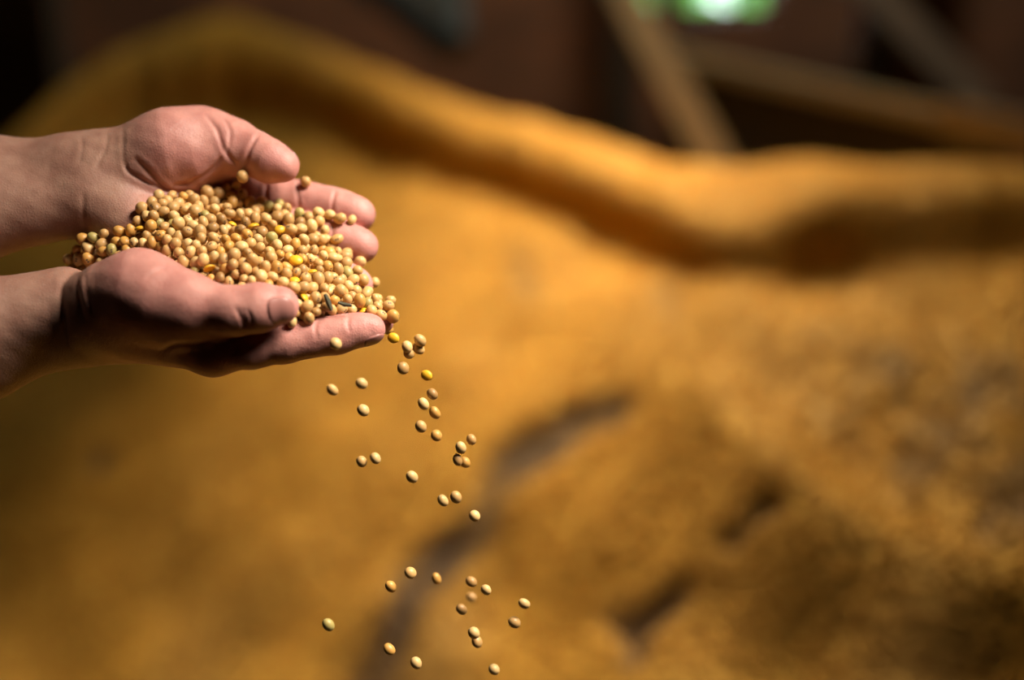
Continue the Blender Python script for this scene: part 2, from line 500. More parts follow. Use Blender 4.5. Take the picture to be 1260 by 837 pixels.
WX0, WX1, WY0, WY1, WZ = -2.6, 3.2, -2.2, 5.2, 3.9
bm = bmesh.new(); box(bm, WX0 - .2, WX1 + .2, WY0 - .2, WY1 + .2, -.1, 0); struct(mesh_obj('floor', bm, M_floor))
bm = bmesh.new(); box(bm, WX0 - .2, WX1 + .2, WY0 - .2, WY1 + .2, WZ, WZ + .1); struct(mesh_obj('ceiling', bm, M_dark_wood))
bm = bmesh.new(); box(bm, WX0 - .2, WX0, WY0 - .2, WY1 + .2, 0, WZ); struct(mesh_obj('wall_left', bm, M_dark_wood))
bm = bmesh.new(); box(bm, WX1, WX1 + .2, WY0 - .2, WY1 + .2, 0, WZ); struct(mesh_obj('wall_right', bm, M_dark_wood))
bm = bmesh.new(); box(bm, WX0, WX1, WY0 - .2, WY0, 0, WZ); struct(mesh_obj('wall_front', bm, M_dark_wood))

def on_plane_y(px, py, y):
    """the point of the plane y that the pixel looks at"""
    d = RX * ((px - 630) / F) + RY * (-(py - 418.5) / F) - RZ
    return CAM + d * ((y - CAM[1]) / d[1])
# back wall with two small window openings
sill = on_plane_y(850, 18, WY1)[2]
wa0, wa1 = on_plane_y(780, 10, WY1)[0], on_plane_y(812, 10, WY1)[0]
wb0, wb1 = on_plane_y(838, 10, WY1)[0], on_plane_y(950, 10, WY1)[0]
head = sill + .34
bm = bmesh.new()
for x0, x1, z0, z1 in ((WX0, WX1, 0, sill), (WX0, WX1, head, WZ), (WX0, wa0, sill, head), (wa1, wb0, sill, head), (wb1, WX1, sill, head)):
    box(bm, x0, x1, WY1, WY1 + .2, z0, z1)
struct(mesh_obj('wall_back', bm, M_brick))
for i, (x0, x1, bars) in enumerate(((wa0, wa1, ()), (wb0, wb1, (on_plane_y(908, 10, WY1)[0],)))):
    fr = bmesh.new(); t = .018
    for a in ((x0, x0 + t, sill, head), (x1 - t, x1, sill, head), (x0 + t, x1 - t, sill, sill + t), (x0 + t, x1 - t, head - t, head)):
        box(fr, a[0], a[1], WY1 + .08, WY1 + .13, a[2], a[3])
    for q in bars: box(fr, q - .008, q + .008, WY1 + .085, WY1 + .125, sill + t, head - t)
    w = struct(mesh_obj('window_%d' % (i + 1), fr, M_dark_wood))
    edges = [x0 + t] + list(bars) + [x1 - t]
    for q in range(len(edges) - 1):
        g = bmesh.new(); box(g, edges[q] + .008, edges[q + 1] - .008, WY1 + .1, WY1 + .104, sill + t, head - t)
        mesh_obj('pane', g, M_glass, w)

# a leafy tree outside, seen through the panes
rnd = random.Random(3)
tree_at = on_plane_y(880, 5, 8.2)
tree = thing('tree', (tree_at[0], 8.2, 0), 'sunlit green tree outside the small windows of the back wall', 'tree')
bm = bmesh.new(); bmesh.ops.create_cone(bm, segments=12, radius1=.16, radius2=.08, depth=2.4, cap_ends=True)
tk = mesh_obj('trunk', bm, M_bark, tree); tk.location = (.55, .2, 1.2)
vs, fs = [], []
for k in range(9000):
    u = Vector((rnd.gauss(0, 1), rnd.gauss(0, 1), rnd.gauss(0, 1))).normalized() * (rnd.random() ** .4)
    c = Vector((.1 + u.x * 1.5, u.y * .9 + .2, 1.55 + u.z * 1.2))
    if abs(c.x - .06) < .085 and rnd.random() < .95: continue     # gap between the branches, the sky shows
    a = Vector((rnd.gauss(0, 1), rnd.gauss(0, 1), rnd.gauss(0, 1))).normalized(); b2 = a.orthogonal().normalized()
    l, w_ = rnd.uniform(.05, .09), rnd.uniform(.02, .035)
    n0 = len(vs); q = a.cross(b2) * .008
    vs += [tuple(c - a * l), tuple(c + b2 * w_ + q), tuple(c + a * l), tuple(c - b2 * w_ + q)]
    fs.append((n0, n0 + 1, n0 + 2, n0 + 3))
me = bpy.data.meshes.new('foliage'); me.from_pydata(vs, [], fs); me.materials.append(M_leaf)
fo = bpy.data.objects.new('foliage', me); C.objects.link(fo); fo.parent = tree; fo['kind'] = 'stuff'

# leaning timber whose foot is buried in the beans
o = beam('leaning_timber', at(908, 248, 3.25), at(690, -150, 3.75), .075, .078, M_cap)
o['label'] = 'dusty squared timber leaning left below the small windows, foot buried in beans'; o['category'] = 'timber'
# bin partition with a lit cap board
capa, capb = at(850, 74, 4.05), at(1195, 142, 3.2)
capb[2] = capa[2]
dirc = unit(capb - capa); zc = capa[2]
nrm = np.array([-dirc[1], dirc[0], 0]); nrm = nrm if nrm[1] < 0 else -nrm
part_ = thing('bin_partition', Vector(((capa + capb) / 2).tolist()) - Vector((0, 0, zc)), 'dark wooden bin partition with a lit capping board behind the beans', 'partition')
end = capb + dirc * .06
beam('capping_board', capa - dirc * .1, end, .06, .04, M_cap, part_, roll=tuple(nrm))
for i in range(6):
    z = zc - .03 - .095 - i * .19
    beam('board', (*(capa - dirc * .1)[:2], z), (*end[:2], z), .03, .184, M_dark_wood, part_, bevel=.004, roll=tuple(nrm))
for f in (.02, .98):
    p = capa * (1 - f) + capb * f - nrm * .06
    beam('post', (p[0], p[1], .0), (p[0], p[1], zc - .03), .09, .09, M_dark_wood, part_, roll=tuple(nrm))
# short rail that carries on from the partition on the right
ra, rb = at(1165, 143, 3.12), at(1300, 176, 2.9)
o = beam('short_rail', ra, rb, .06, .075, M_wood, roll=(0, -1, 0)); o['label'] = 'short weathered rail crossing the right end of the bin partition'; o['category'] = 'rail'
# brace and post near the right wall
o = beam('diagonal_brace', at(1030, -60, 4.6), at(1215, 135, 4.4), .07, .09, M_brown); o['label'] = 'brown diagonal brace sloping down behind the right of the bin partition'; o['category'] = 'brace'
pp = at(1082, 30, 4.75)
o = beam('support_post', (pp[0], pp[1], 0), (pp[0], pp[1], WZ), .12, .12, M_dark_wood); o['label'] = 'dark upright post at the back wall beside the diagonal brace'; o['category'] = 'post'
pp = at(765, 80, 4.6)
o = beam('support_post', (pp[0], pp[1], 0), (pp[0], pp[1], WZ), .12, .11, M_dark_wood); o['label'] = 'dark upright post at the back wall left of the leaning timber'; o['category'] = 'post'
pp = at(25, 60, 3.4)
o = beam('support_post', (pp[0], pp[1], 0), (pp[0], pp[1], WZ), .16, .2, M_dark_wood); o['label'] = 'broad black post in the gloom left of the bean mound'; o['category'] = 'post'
# steel grain chute hanging over the crest on the left
ch = thing('grain_chute', at(480, 0, 3.9).tolist(), 'grey sheet metal chute with dark raised edges above the crest of the mound', 'chute')
p0, p1 = Vector(at(405, -60, 4.1)), Vector(at(556, 62, 3.8))
q0, q1 = Vector(at(560, -120, 4.1)), Vector(at(566, 55, 3.85))
beam('edge_rail', p0, p1, .07, .075, M_steel, ch); beam('edge_rail', q0, q1, .07, .05, M_steel, ch)
bm = bmesh.new()
vv = [bm.verts.new(v) for v in (p0, p1, q1, q0)]
bm.faces.new(vv); bmesh.ops.solidify(bm, geom=list(bm.faces), thickness=.01)
g = mesh_obj('chute_sheet', bm, M_grey, ch); g.matrix_parent_inverse = ch.matrix_world.inverted()
# ------------------------------------------------------------------ the great heap of beans
COLS = np.array([-600, -250, 0, 60, 150, 280, 400, 500, 600, 700, 800, 860, 930, 1000, 1100, 1200, 1260, 1500, 1900.])
RC = np.array([420, 310, 192, 128, 62, 10, 60, 105, 137, 165, 195, 210, 209, 204, 199, 197, 203, 225, 260.])
RS = np.array([430, 320, 200, 138, 76, 38, 86, 138, 173, 207, 250, 284, 276, 250, 233, 222, 224, 242, 275.])
RB = np.array([470, 380, 240, 200, 160, 150, 160, 198, 232, 266, 308, 346, 352, 340, 330, 322, 316, 320, 350.])
D0 = np.array([1.9, 1.85, 1.8, 1.8, 1.78, 1.74, 1.7, 1.66, 1.62, 1.56, 1.5, 1.46, 1.42, 1.38, 1.34, 1.32, 1.3, 1.28, 1.25])
LR = np.interp(COLS, [700, 800, 880, 950, 1050, 1150, 1260, 1500], [430, 440, 490, 560, 635, 680, 702, 720])
LSTR = np.interp(COLS, [700, 860, 960, 1300], [0, .35, 1, 1])
GULLY = [((752, 503), (700, 525), (655, 560), (612, 602), (585, 650), (540, 690), (505, 725), (482, 775), (452, 845)), ]
SPOTS = [((945, 622), (905, 668), 15, .022), ((828, 725), (772, 765), 22, .028), ((790, 790), (778, 812), 16, .02), ((125, 565), (118, 578), 9, .01), ((1212, 640), (1208, 652), 7, .01),
         ((640, 320), (652, 360), 16, .004), ((815, 360), (830, 400), 16, .004)]
def gauss_smooth(a, s):
    k = np.exp(-.5 * (np.arange(-3 * s, 3 * s + 1) / s) ** 2); k /= k.sum()
    return np.convolve(np.pad(a, 3 * s, mode='edge'), k, 'valid')
def build_pile():
    rs = np.random.RandomState(4)
    cols = np.arange(-600, 1901, 10.0); T = np.linspace(0, 1, 260)
    nc, nt = len(cols), len(T)
    I = lambda A, x: np.interp(x, COLS, A)
    sm = lambda A: gauss_smooth(np.interp(cols, COLS, A), 3)
    rc, rs_, rb, d0, lr, ls = sm(RC), sm(RS), sm(RB), sm(D0), sm(LR), sm(LSTR)
    V = np.zeros((nc, nt, 3)); ROW = np.zeros((nc, nt))
    extra = []
    for i, px in enumerate(cols):
        rows = 837 + (rc[i] - 837) * T
        al = np.where(rows < rb[i], np.interp(px, [800, 950], [66.0, 46.0]), np.interp(rows, [rb[i] + 5, 450, 600, 837], [9, 12, 16, 20]))
        al = np.where(rows < rs_[i], 3.0, al)
        low = np.where(rows > lr[i] + 8, 31.0, np.where(rows > lr[i] - 70, 1.0, al))
        al = np.where(rows > rb[i], al * (1 - ls[i]) + low * ls[i], al)
        al = np.radians(gauss_smooth(al, 7))
        # march up the image: meet each ray with a line of slope al
        u = (px - 630) / F; w = -(rows - 418.5) / F
        dv = RX[None] * u + RY[None] * w[:, None] - RZ[None]          # per unit depth
        d = d0[i]; P = CAM + dv[0] * d
        for j in range(nt):
            if j:
                h = np.hypot(dv[j, 0], dv[j, 1]); h0 = np.hypot(P[0] - CAM[0], P[1] - CAM[1]); t = math.tan(al[j])
                # z0 + t (d h - h0) = cam + d dvz
                d = (CAM[2] - P[2] + t * h0) / (t * h - dv[j, 2])
                P = CAM + dv[j] * d
            V[i, j] = P
        ROW[i] = rows
    PX = np.repeat(cols[:, None], nt, 1)
    # depth smoothing across the columns keeps neighbours together
    # dents, gullies, and the chaff lying in them
    chaff = np.zeros((nc, nt)); dent = np.zeros((nc, nt))
    I2 = np.stack([PX, ROW], -1).reshape(-1, 2)
    ph = rs.rand(40, 4)
    def noise(x, y, fr, n=8, o=0):
        s = 0
        for k in range(n):
            a = ph[k + o, 0] * 6.28; f = fr * (.7 + ph[k + o, 1]); s = s + np.sin((x * math.cos(a) + y * math.sin(a)) * f + ph[k + o, 2] * 6.28)
        return s / math.sqrt(n)
    wx, wy = V[..., 0], V[..., 1]
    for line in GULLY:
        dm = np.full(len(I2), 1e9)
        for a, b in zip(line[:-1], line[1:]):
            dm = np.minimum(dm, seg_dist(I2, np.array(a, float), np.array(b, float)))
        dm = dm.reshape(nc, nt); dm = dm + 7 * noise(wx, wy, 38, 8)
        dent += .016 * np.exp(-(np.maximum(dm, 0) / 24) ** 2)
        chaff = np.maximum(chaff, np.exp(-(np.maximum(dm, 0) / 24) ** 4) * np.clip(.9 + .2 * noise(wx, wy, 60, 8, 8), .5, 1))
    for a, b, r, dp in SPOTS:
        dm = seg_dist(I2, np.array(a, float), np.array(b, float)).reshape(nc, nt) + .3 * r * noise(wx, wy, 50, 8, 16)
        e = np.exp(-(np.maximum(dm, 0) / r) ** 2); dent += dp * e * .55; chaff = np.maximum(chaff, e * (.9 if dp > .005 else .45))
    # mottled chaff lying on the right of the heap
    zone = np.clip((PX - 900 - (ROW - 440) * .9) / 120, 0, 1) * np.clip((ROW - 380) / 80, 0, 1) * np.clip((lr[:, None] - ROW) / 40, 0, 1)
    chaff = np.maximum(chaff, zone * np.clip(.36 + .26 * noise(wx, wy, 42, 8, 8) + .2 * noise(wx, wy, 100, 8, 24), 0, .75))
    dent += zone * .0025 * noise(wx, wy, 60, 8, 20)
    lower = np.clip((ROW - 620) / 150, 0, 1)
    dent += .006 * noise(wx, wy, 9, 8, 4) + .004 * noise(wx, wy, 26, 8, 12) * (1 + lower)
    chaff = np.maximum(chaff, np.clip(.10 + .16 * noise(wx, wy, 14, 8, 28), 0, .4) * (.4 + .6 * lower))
    V[..., 2] -= dent
    # the far side beyond the crest, and the foot of the slope towards the camera
    Vf = []
    back = [V[:, -1]]
    outw = V[:, -1] - CAM; outw[:, 2] = 0; outw /= np.linalg.norm(outw, axis=1)[:, None]
    for st, dz in ((.05, -.006), (.12, -.03), (.25, -.09), (.5, -.2), (1.0, -.42), (2.2, -1.2)):
        p = V[:, -1] + outw * st; p[:, 2] += dz; back.append(p)
    front = []
    for st, dz in ((1.6, -.62), (1.2, -.47), (.8, -.31), (.4, -.15), (.15, -.055)):
        p = V[:, 0] - outw * st; p[:, 2] += dz; front.append(p)
    G = np.concatenate([np.stack(front, 1), V, np.stack(back[1:], 1)], 1)
    nf, nb = len(front), len(back) - 1
    ch = np.pad(chaff, ((0, 0), (nf, nb)), mode='edge')
    vis = np.pad(((PX > -60) & (PX < 1320)).astype(float), ((0, 0), (nf, nb)))
    n2 = G.shape[1]
    G[..., 2] = np.maximum(G[..., 2], .004)
    G[..., 0] = np.clip(G[..., 0], WX0 + .01, WX1 - .01); G[..., 1] = np.clip(G[..., 1], WY0 + .01, WY1 - .01)
    idx = np.arange(nc * n2).reshape(nc, n2)
    Q = np.stack([idx[:-1, :-1], idx[1:, :-1], idx[1:, 1:], idx[:-1, 1:]], -1).reshape(-1, 4)
    me = bpy.data.meshes.new('soybean_pile')
    me.from_pydata(G.reshape(-1, 3).tolist(), [], Q.tolist()); me.update()
    me.attributes.new('chaff', 'FLOAT', 'POINT').data.foreach_set('value', ch.ravel().astype(np.float32))
    me.attributes.new('shown', 'FLOAT', 'POINT').data.foreach_set('value', vis.ravel().astype(np.float32))
    me.polygons.foreach_set('use_smooth', [True] * len(me.polygons))
    return me

def pile_material(name, source):
    m, N, L, b = node_mat(name)
    a = N.new('ShaderNodeAttribute'); a.attribute_name = 'chaff'; a.attribute_type = source
    mx = N.new('ShaderNodeMix'); mx.data_type = 'RGBA'
    if source == 'INSTANCER':
        t = N.new('ShaderNodeAttribute'); t.attribute_name = 'tone'; t.attribute_type = source; fac = t.outputs['Fac']
    else:
        tc = N.new('ShaderNodeTexCoord'); v = N.new('ShaderNodeTexVoronoi'); v.inputs['Scale'].default_value = 150
        L.new(tc.outputs['Object'], v.inputs['Vector']); sp = N.new('ShaderNodeSeparateColor'); L.new(v.outputs['Color'], sp.inputs[0]); fac = sp.outputs[0]
    r = N.new('ShaderNodeValToRGB')
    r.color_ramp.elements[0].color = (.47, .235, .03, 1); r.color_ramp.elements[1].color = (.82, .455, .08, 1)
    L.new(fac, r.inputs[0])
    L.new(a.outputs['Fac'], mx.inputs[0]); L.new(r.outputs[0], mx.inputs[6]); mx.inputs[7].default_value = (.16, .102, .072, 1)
    L.new(mx.outputs[2], b.inputs['Base Color']); b.inputs['Roughness'].default_value = .75; b.inputs['Specular IOR Level'].default_value = .15
    return m
pile_me = build_pile()
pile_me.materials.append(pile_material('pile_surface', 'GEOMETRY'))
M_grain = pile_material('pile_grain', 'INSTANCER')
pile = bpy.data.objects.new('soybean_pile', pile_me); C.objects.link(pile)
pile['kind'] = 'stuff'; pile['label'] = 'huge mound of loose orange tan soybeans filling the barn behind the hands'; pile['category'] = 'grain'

def scatter_beans(o):
    ng = bpy.data.node_groups.new('loose_beans', 'GeometryNodeTree')
    ng.interface.new_socket('Geometry', in_out='INPUT', socket_type='NodeSocketGeometry')
    ng.interface.new_socket('Geometry', in_out='OUTPUT', socket_type='NodeSocketGeometry')
    N, L = ng.nodes, ng.links
    gi, go = N.new('NodeGroupInput'), N.new('NodeGroupOutput')
    dp = N.new('GeometryNodeDistributePointsOnFaces')
    na = N.new('GeometryNodeInputNamedAttribute'); na.data_type = 'FLOAT'; na.inputs['Name'].default_value = 'shown'
    mu = N.new('ShaderNodeMath'); mu.operation = 'MULTIPLY'; mu.inputs[1].default_value = 17000
    L.new(na.outputs['Attribute'], mu.inputs[0]); L.new(mu.outputs[0], dp.inputs['Density'])
    L.new(gi.outputs[0], dp.inputs['Mesh'])
    ico = N.new('GeometryNodeMeshIcoSphere'); ico.inputs['Radius'].default_value = .0033; ico.inputs['Subdivisions'].default_value = 2
    tr = N.new('GeometryNodeTransform'); tr.inputs['Scale'].default_value = (1.08, .95, .88)
    L.new(ico.outputs[0], tr.inputs[0])
    ss = N.new('GeometryNodeSetShadeSmooth'); L.new(tr.outputs[0], ss.inputs[0])
    sm = N.new('GeometryNodeSetMaterial'); sm.inputs['Material'].default_value = M_grain; L.new(ss.outputs[0], sm.inputs[0])
    ip = N.new('GeometryNodeInstanceOnPoints'); L.new(dp.outputs['Points'], ip.inputs['Points']); L.new(sm.outputs[0], ip.inputs['Instance'])
    rv = N.new('FunctionNodeRandomValue'); rv.data_type = 'FLOAT_VECTOR'; rv.inputs[1].default_value = (6.28, 6.28, 6.28)
    L.new(rv.outputs[0], ip.inputs['Rotation'])
    rs = N.new('FunctionNodeRandomValue'); rs.data_type = 'FLOAT'; rs.inputs[2].default_value = .8; rs.inputs[3].default_value = 1.15; rs.inputs['Seed'].default_value = 7
    L.new(rs.outputs[1], ip.inputs['Scale'])
    st = N.new('GeometryNodeStoreNamedAttribute'); st.data_type = 'FLOAT'; st.domain = 'INSTANCE'; st.inputs['Name'].default_value = 'tone'
    rt = N.new('FunctionNodeRandomValue'); rt.data_type = 'FLOAT'; rt.inputs['Seed'].default_value = 3
    L.new(ip.outputs[0], st.inputs[0]); L.new(rt.outputs[1], st.inputs['Value'])
    jn = N.new('GeometryNodeJoinGeometry'); L.new(gi.outputs[0], jn.inputs[0]); L.new(st.outputs[0], jn.inputs[0])
    L.new(jn.outputs[0], go.inputs[0])
    md = o.modifiers.new('loose_beans', 'NODES'); md.node_group = ng
scatter_beans(pile)
HEAPED = '''-1505,913,-7945,343 -1180,905,-8123,316 -1574,881,-8113,250 -1624,861,-8091,269 -1716,834,-8011,370 -1659,830,-8052,351 -1960,803,-7890,303 -1538,824,-8098,345 -1896,807,-7931,300 -1808,811,-7978,309 -1828,798,-7907,276 -1598,813,-8072,320 -1768,777,-7901,349 -1731,778,-7979,308 -1909,766,-7885,338 -1426,788,-8102,332 -1679,778,-8018,316 -1572,776,-7998,335 -1490,781,-8074,350 -1983,756,-7829,315 -1924,752,-7828,281 -1552,773,-8059,314 -1848,754,-7863,332 -1325,774,-8095,314 -1380,757,-8069,323 -1586,741,-7918,256 -1856,727,-7785,348 -1737,732,-7864,325 -1952,722,-7779,366 -1271,745,-8041,282 -2026,720,-7782,357 -1622,735,-7957,283 -1647,727,-7874,303 -1440,742,-8050,336 -1327,741,-8045,292 -1799,717,-7814,313 -1734,708,-7800,370 -1442,724,-7991,295 -1900,701,-7749,287 -1088,715,-8004,330 -1473,708,-7945,290 -1197,713,-8001,319 -1563,701,-7876,287 -1511,697,-7896,284 -1026,705,-8007,308 -1280,703,-8001,314 -1944,673,-7708,296 -1677,679,-7785,293 -1989,674,-7751,313 -1841,674,-7751,308 -1142,693,-7985,295 -1315,688,-7948,352 -966,682,-7979,338 -1424,672,-7883,341 -1362,669,-7883,287 -1641,656,-7740,339 -1590,659,-7782,325 -1248,673,-7953,344 -902,677,-8008,259 -1761,651,-7720,270 -1079,665,-7966,307 -2043,647,-7757,298 -1461,644,-7798,289 -1669,635,-7686,313 -1928,639,-7760,351 -1186,656,-7966,327 -1797,629,-7659,357 -1520,628,-7725,263 -1319,636,-7841,286 -1722,617,-7664,302 -1950,616,-7679,334 -1839,617,-7716,370 -1117,634,-7924,350 -1870,610,-7656,315 -1412,618,-7768,351 -1614,604,-7679,327 -1170,617,-7879,334 -1474,600,-7715,291 -2011,598,-7693,330 -1218,609,-7835,336 -1277,607,-7817,288 -1045,615,-7948,268 -1553,591,-7657,263 -2078,597,-7751,323 -2144,593,-7763,330 -1733,579,-7593,291 -1361,588,-7741,315 -1669,576,-7605,370 -1827,573,-7616,260 -2239,581,-7799,277 -1426,568,-7653,310 -1881,560,-7621,312 -1969,560,-7668,270 -1783,549,-7591,304 -2299,562,-7806,305 -2033,558,-7748,287 -1298,553,-7681,324 -1479,545,-7613,287 -1585,540,-7562,360 -1649,539,-7555,295 -2366,558,-7833,330 -1098,559,-7849,321 -1035,563,-7942,278 -977,562,-7929,324 -1367,542,-7654,289 -1228,544,-7712,301 -1054,557,-7890,289 -1524,534,-7573,272 -1140,548,-7779,324 -1835,530,-7568,302 -1352,541,-7815,320 -2098,533,-7708,318 -2156,534,-7744,304 -1927,520,-7614,318 -2035,523,-7660,271 -1395,513,-7586,331 -1784,510,-7542,315 -1175,521,-7718,297 -1982,515,-7639,292 -2246,524,-7783,326 -1671,502,-7520,270 -1263,508,-7637,321 -1721,503,-7554,340 -1498,498,-7525,303 -1583,493,-7499,275 -1434,492,-7534,359 -1875,494,-7588,283 -1343,489,-7563,299 -2330,505,-7813,357 -1010,508,-7944,339 -1057,502,-7905,286 -2411,500,-7892,291 -1079,490,-7738,252 -1205,483,-7634,304 -2170,487,-7707,323 -1135,483,-7698,298 -2074,481,-7659,311 -1831,470,-7554,321 -1287,469,-7548,323 -2324,490,-7889,315 -2224,480,-7739,324 -1692,463,-7482,313 -1631,463,-7490,311 -968,489,-7909,250 -1539,463,-7505,276 -1011,482,-7871,340 -1760,459,-7517,310 -926,483,-7947,331 -1391,454,-7492,316 -1233,456,-7558,250 -1455,448,-7453,339 -1029,459,-7759,283 -919,465,-7886,319 -1563,435,-7463,298 -1189,439,-7577,265 -1269,434,-7492,322 -979,450,-7793,342 -1511,425,-7441,283 -1122,435,-7606,304 -1087,438,-7674,253 -2466,449,-7907,315 -2396,446,-7862,352 -2320,440,-7787,349 -1356,420,-7448,343 -1615,419,-7436,321 -1146,422,-7538,350 -852,439,-7977,332 -1728,408,-7475,330 -2236,422,-7737,282 -1325,408,-7503,310 -1662,406,-7480,347 -912,425,-7838,321 -1229,411,-7618,342 -1044,413,-7661,270 -1415,400,-7464,306 -1456,394,-7423,289 -1003,397,-7712,331 -1290,382,-7439,303 -1191,385,-7514,288 -1237,380,-7473,344 -1578,371,-7418,321 -1387,371,-7417,321 -945,386,-7737,315 -1504,369,-7443,294 -1111,371,-7543,286 -850,384,-7832,280 -2483,393,-8031,343 -1031,369,-7611,270 -1663,359,-7445,250 -1065,360,-7571,271 -1339,354,-7448,283 -1136,356,-7498,262 -903,370,-7808,331 -1562,356,-7514,282 -1183,349,-7471,293 -1438,342,-7423,270 -1305,333,-7401,344 -1253,331,-7434,284 -1521,328,-7412,267 -988,333,-7618,315 -1088,325,-7495,323 -928,330,-7749,292 -1027,321,-7543,356 -1570,316,-7422,250 -1465,318,-7487,335 -815,329,-7789,328 -1395,313,-7405,288 -867,325,-7752,323 -1140,312,-7455,305 -1351,307,-7376,250 -937,313,-7651,331 -769,325,-7994,282 -1476,301,-7415,276 -1199,300,-7435,346 -1268,287,-7407,268 -881,291,-7663,295 -1090,277,-7451,316 -1135,273,-7406,330 -992,275,-7521,275 -1053,274,-7500,312 -844,267,-7705,328 -913,262,-7558,349 -971,259,-7566,254 -785,252,-7659,300 -857,233,-7634,272 -1030,221,-7454,323 -1087,220,-7444,278 -990,217,-7505,336 -741,220,-7701,278 -873,215,-7553,268 -940,210,-7538,284 -659,214,-7709,299 -812,210,-7589,339 -1124,191,-7417,283 -775,196,-7642,312 -666,185,-7657,313 -720,181,-7637,273 -1068,174,-7412,326 -972,173,-7464,304 -902,168,-7546,309 -853,164,-7576,286 -749,160,-7596,281 -952,158,-7516,283 -1017,157,-7503,330 -1075,155,-7647,264 -800,153,-7612,278 -1027,147,-7445,280 -1118,139,-7498,256 -1097,134,-7450,285 -701,133,-7613,305 -960,130,-7601,283 -640,127,-7638,366 -1058,113,-7411,308 -1143,94,-7388,285 -686,63,-7831,317'''
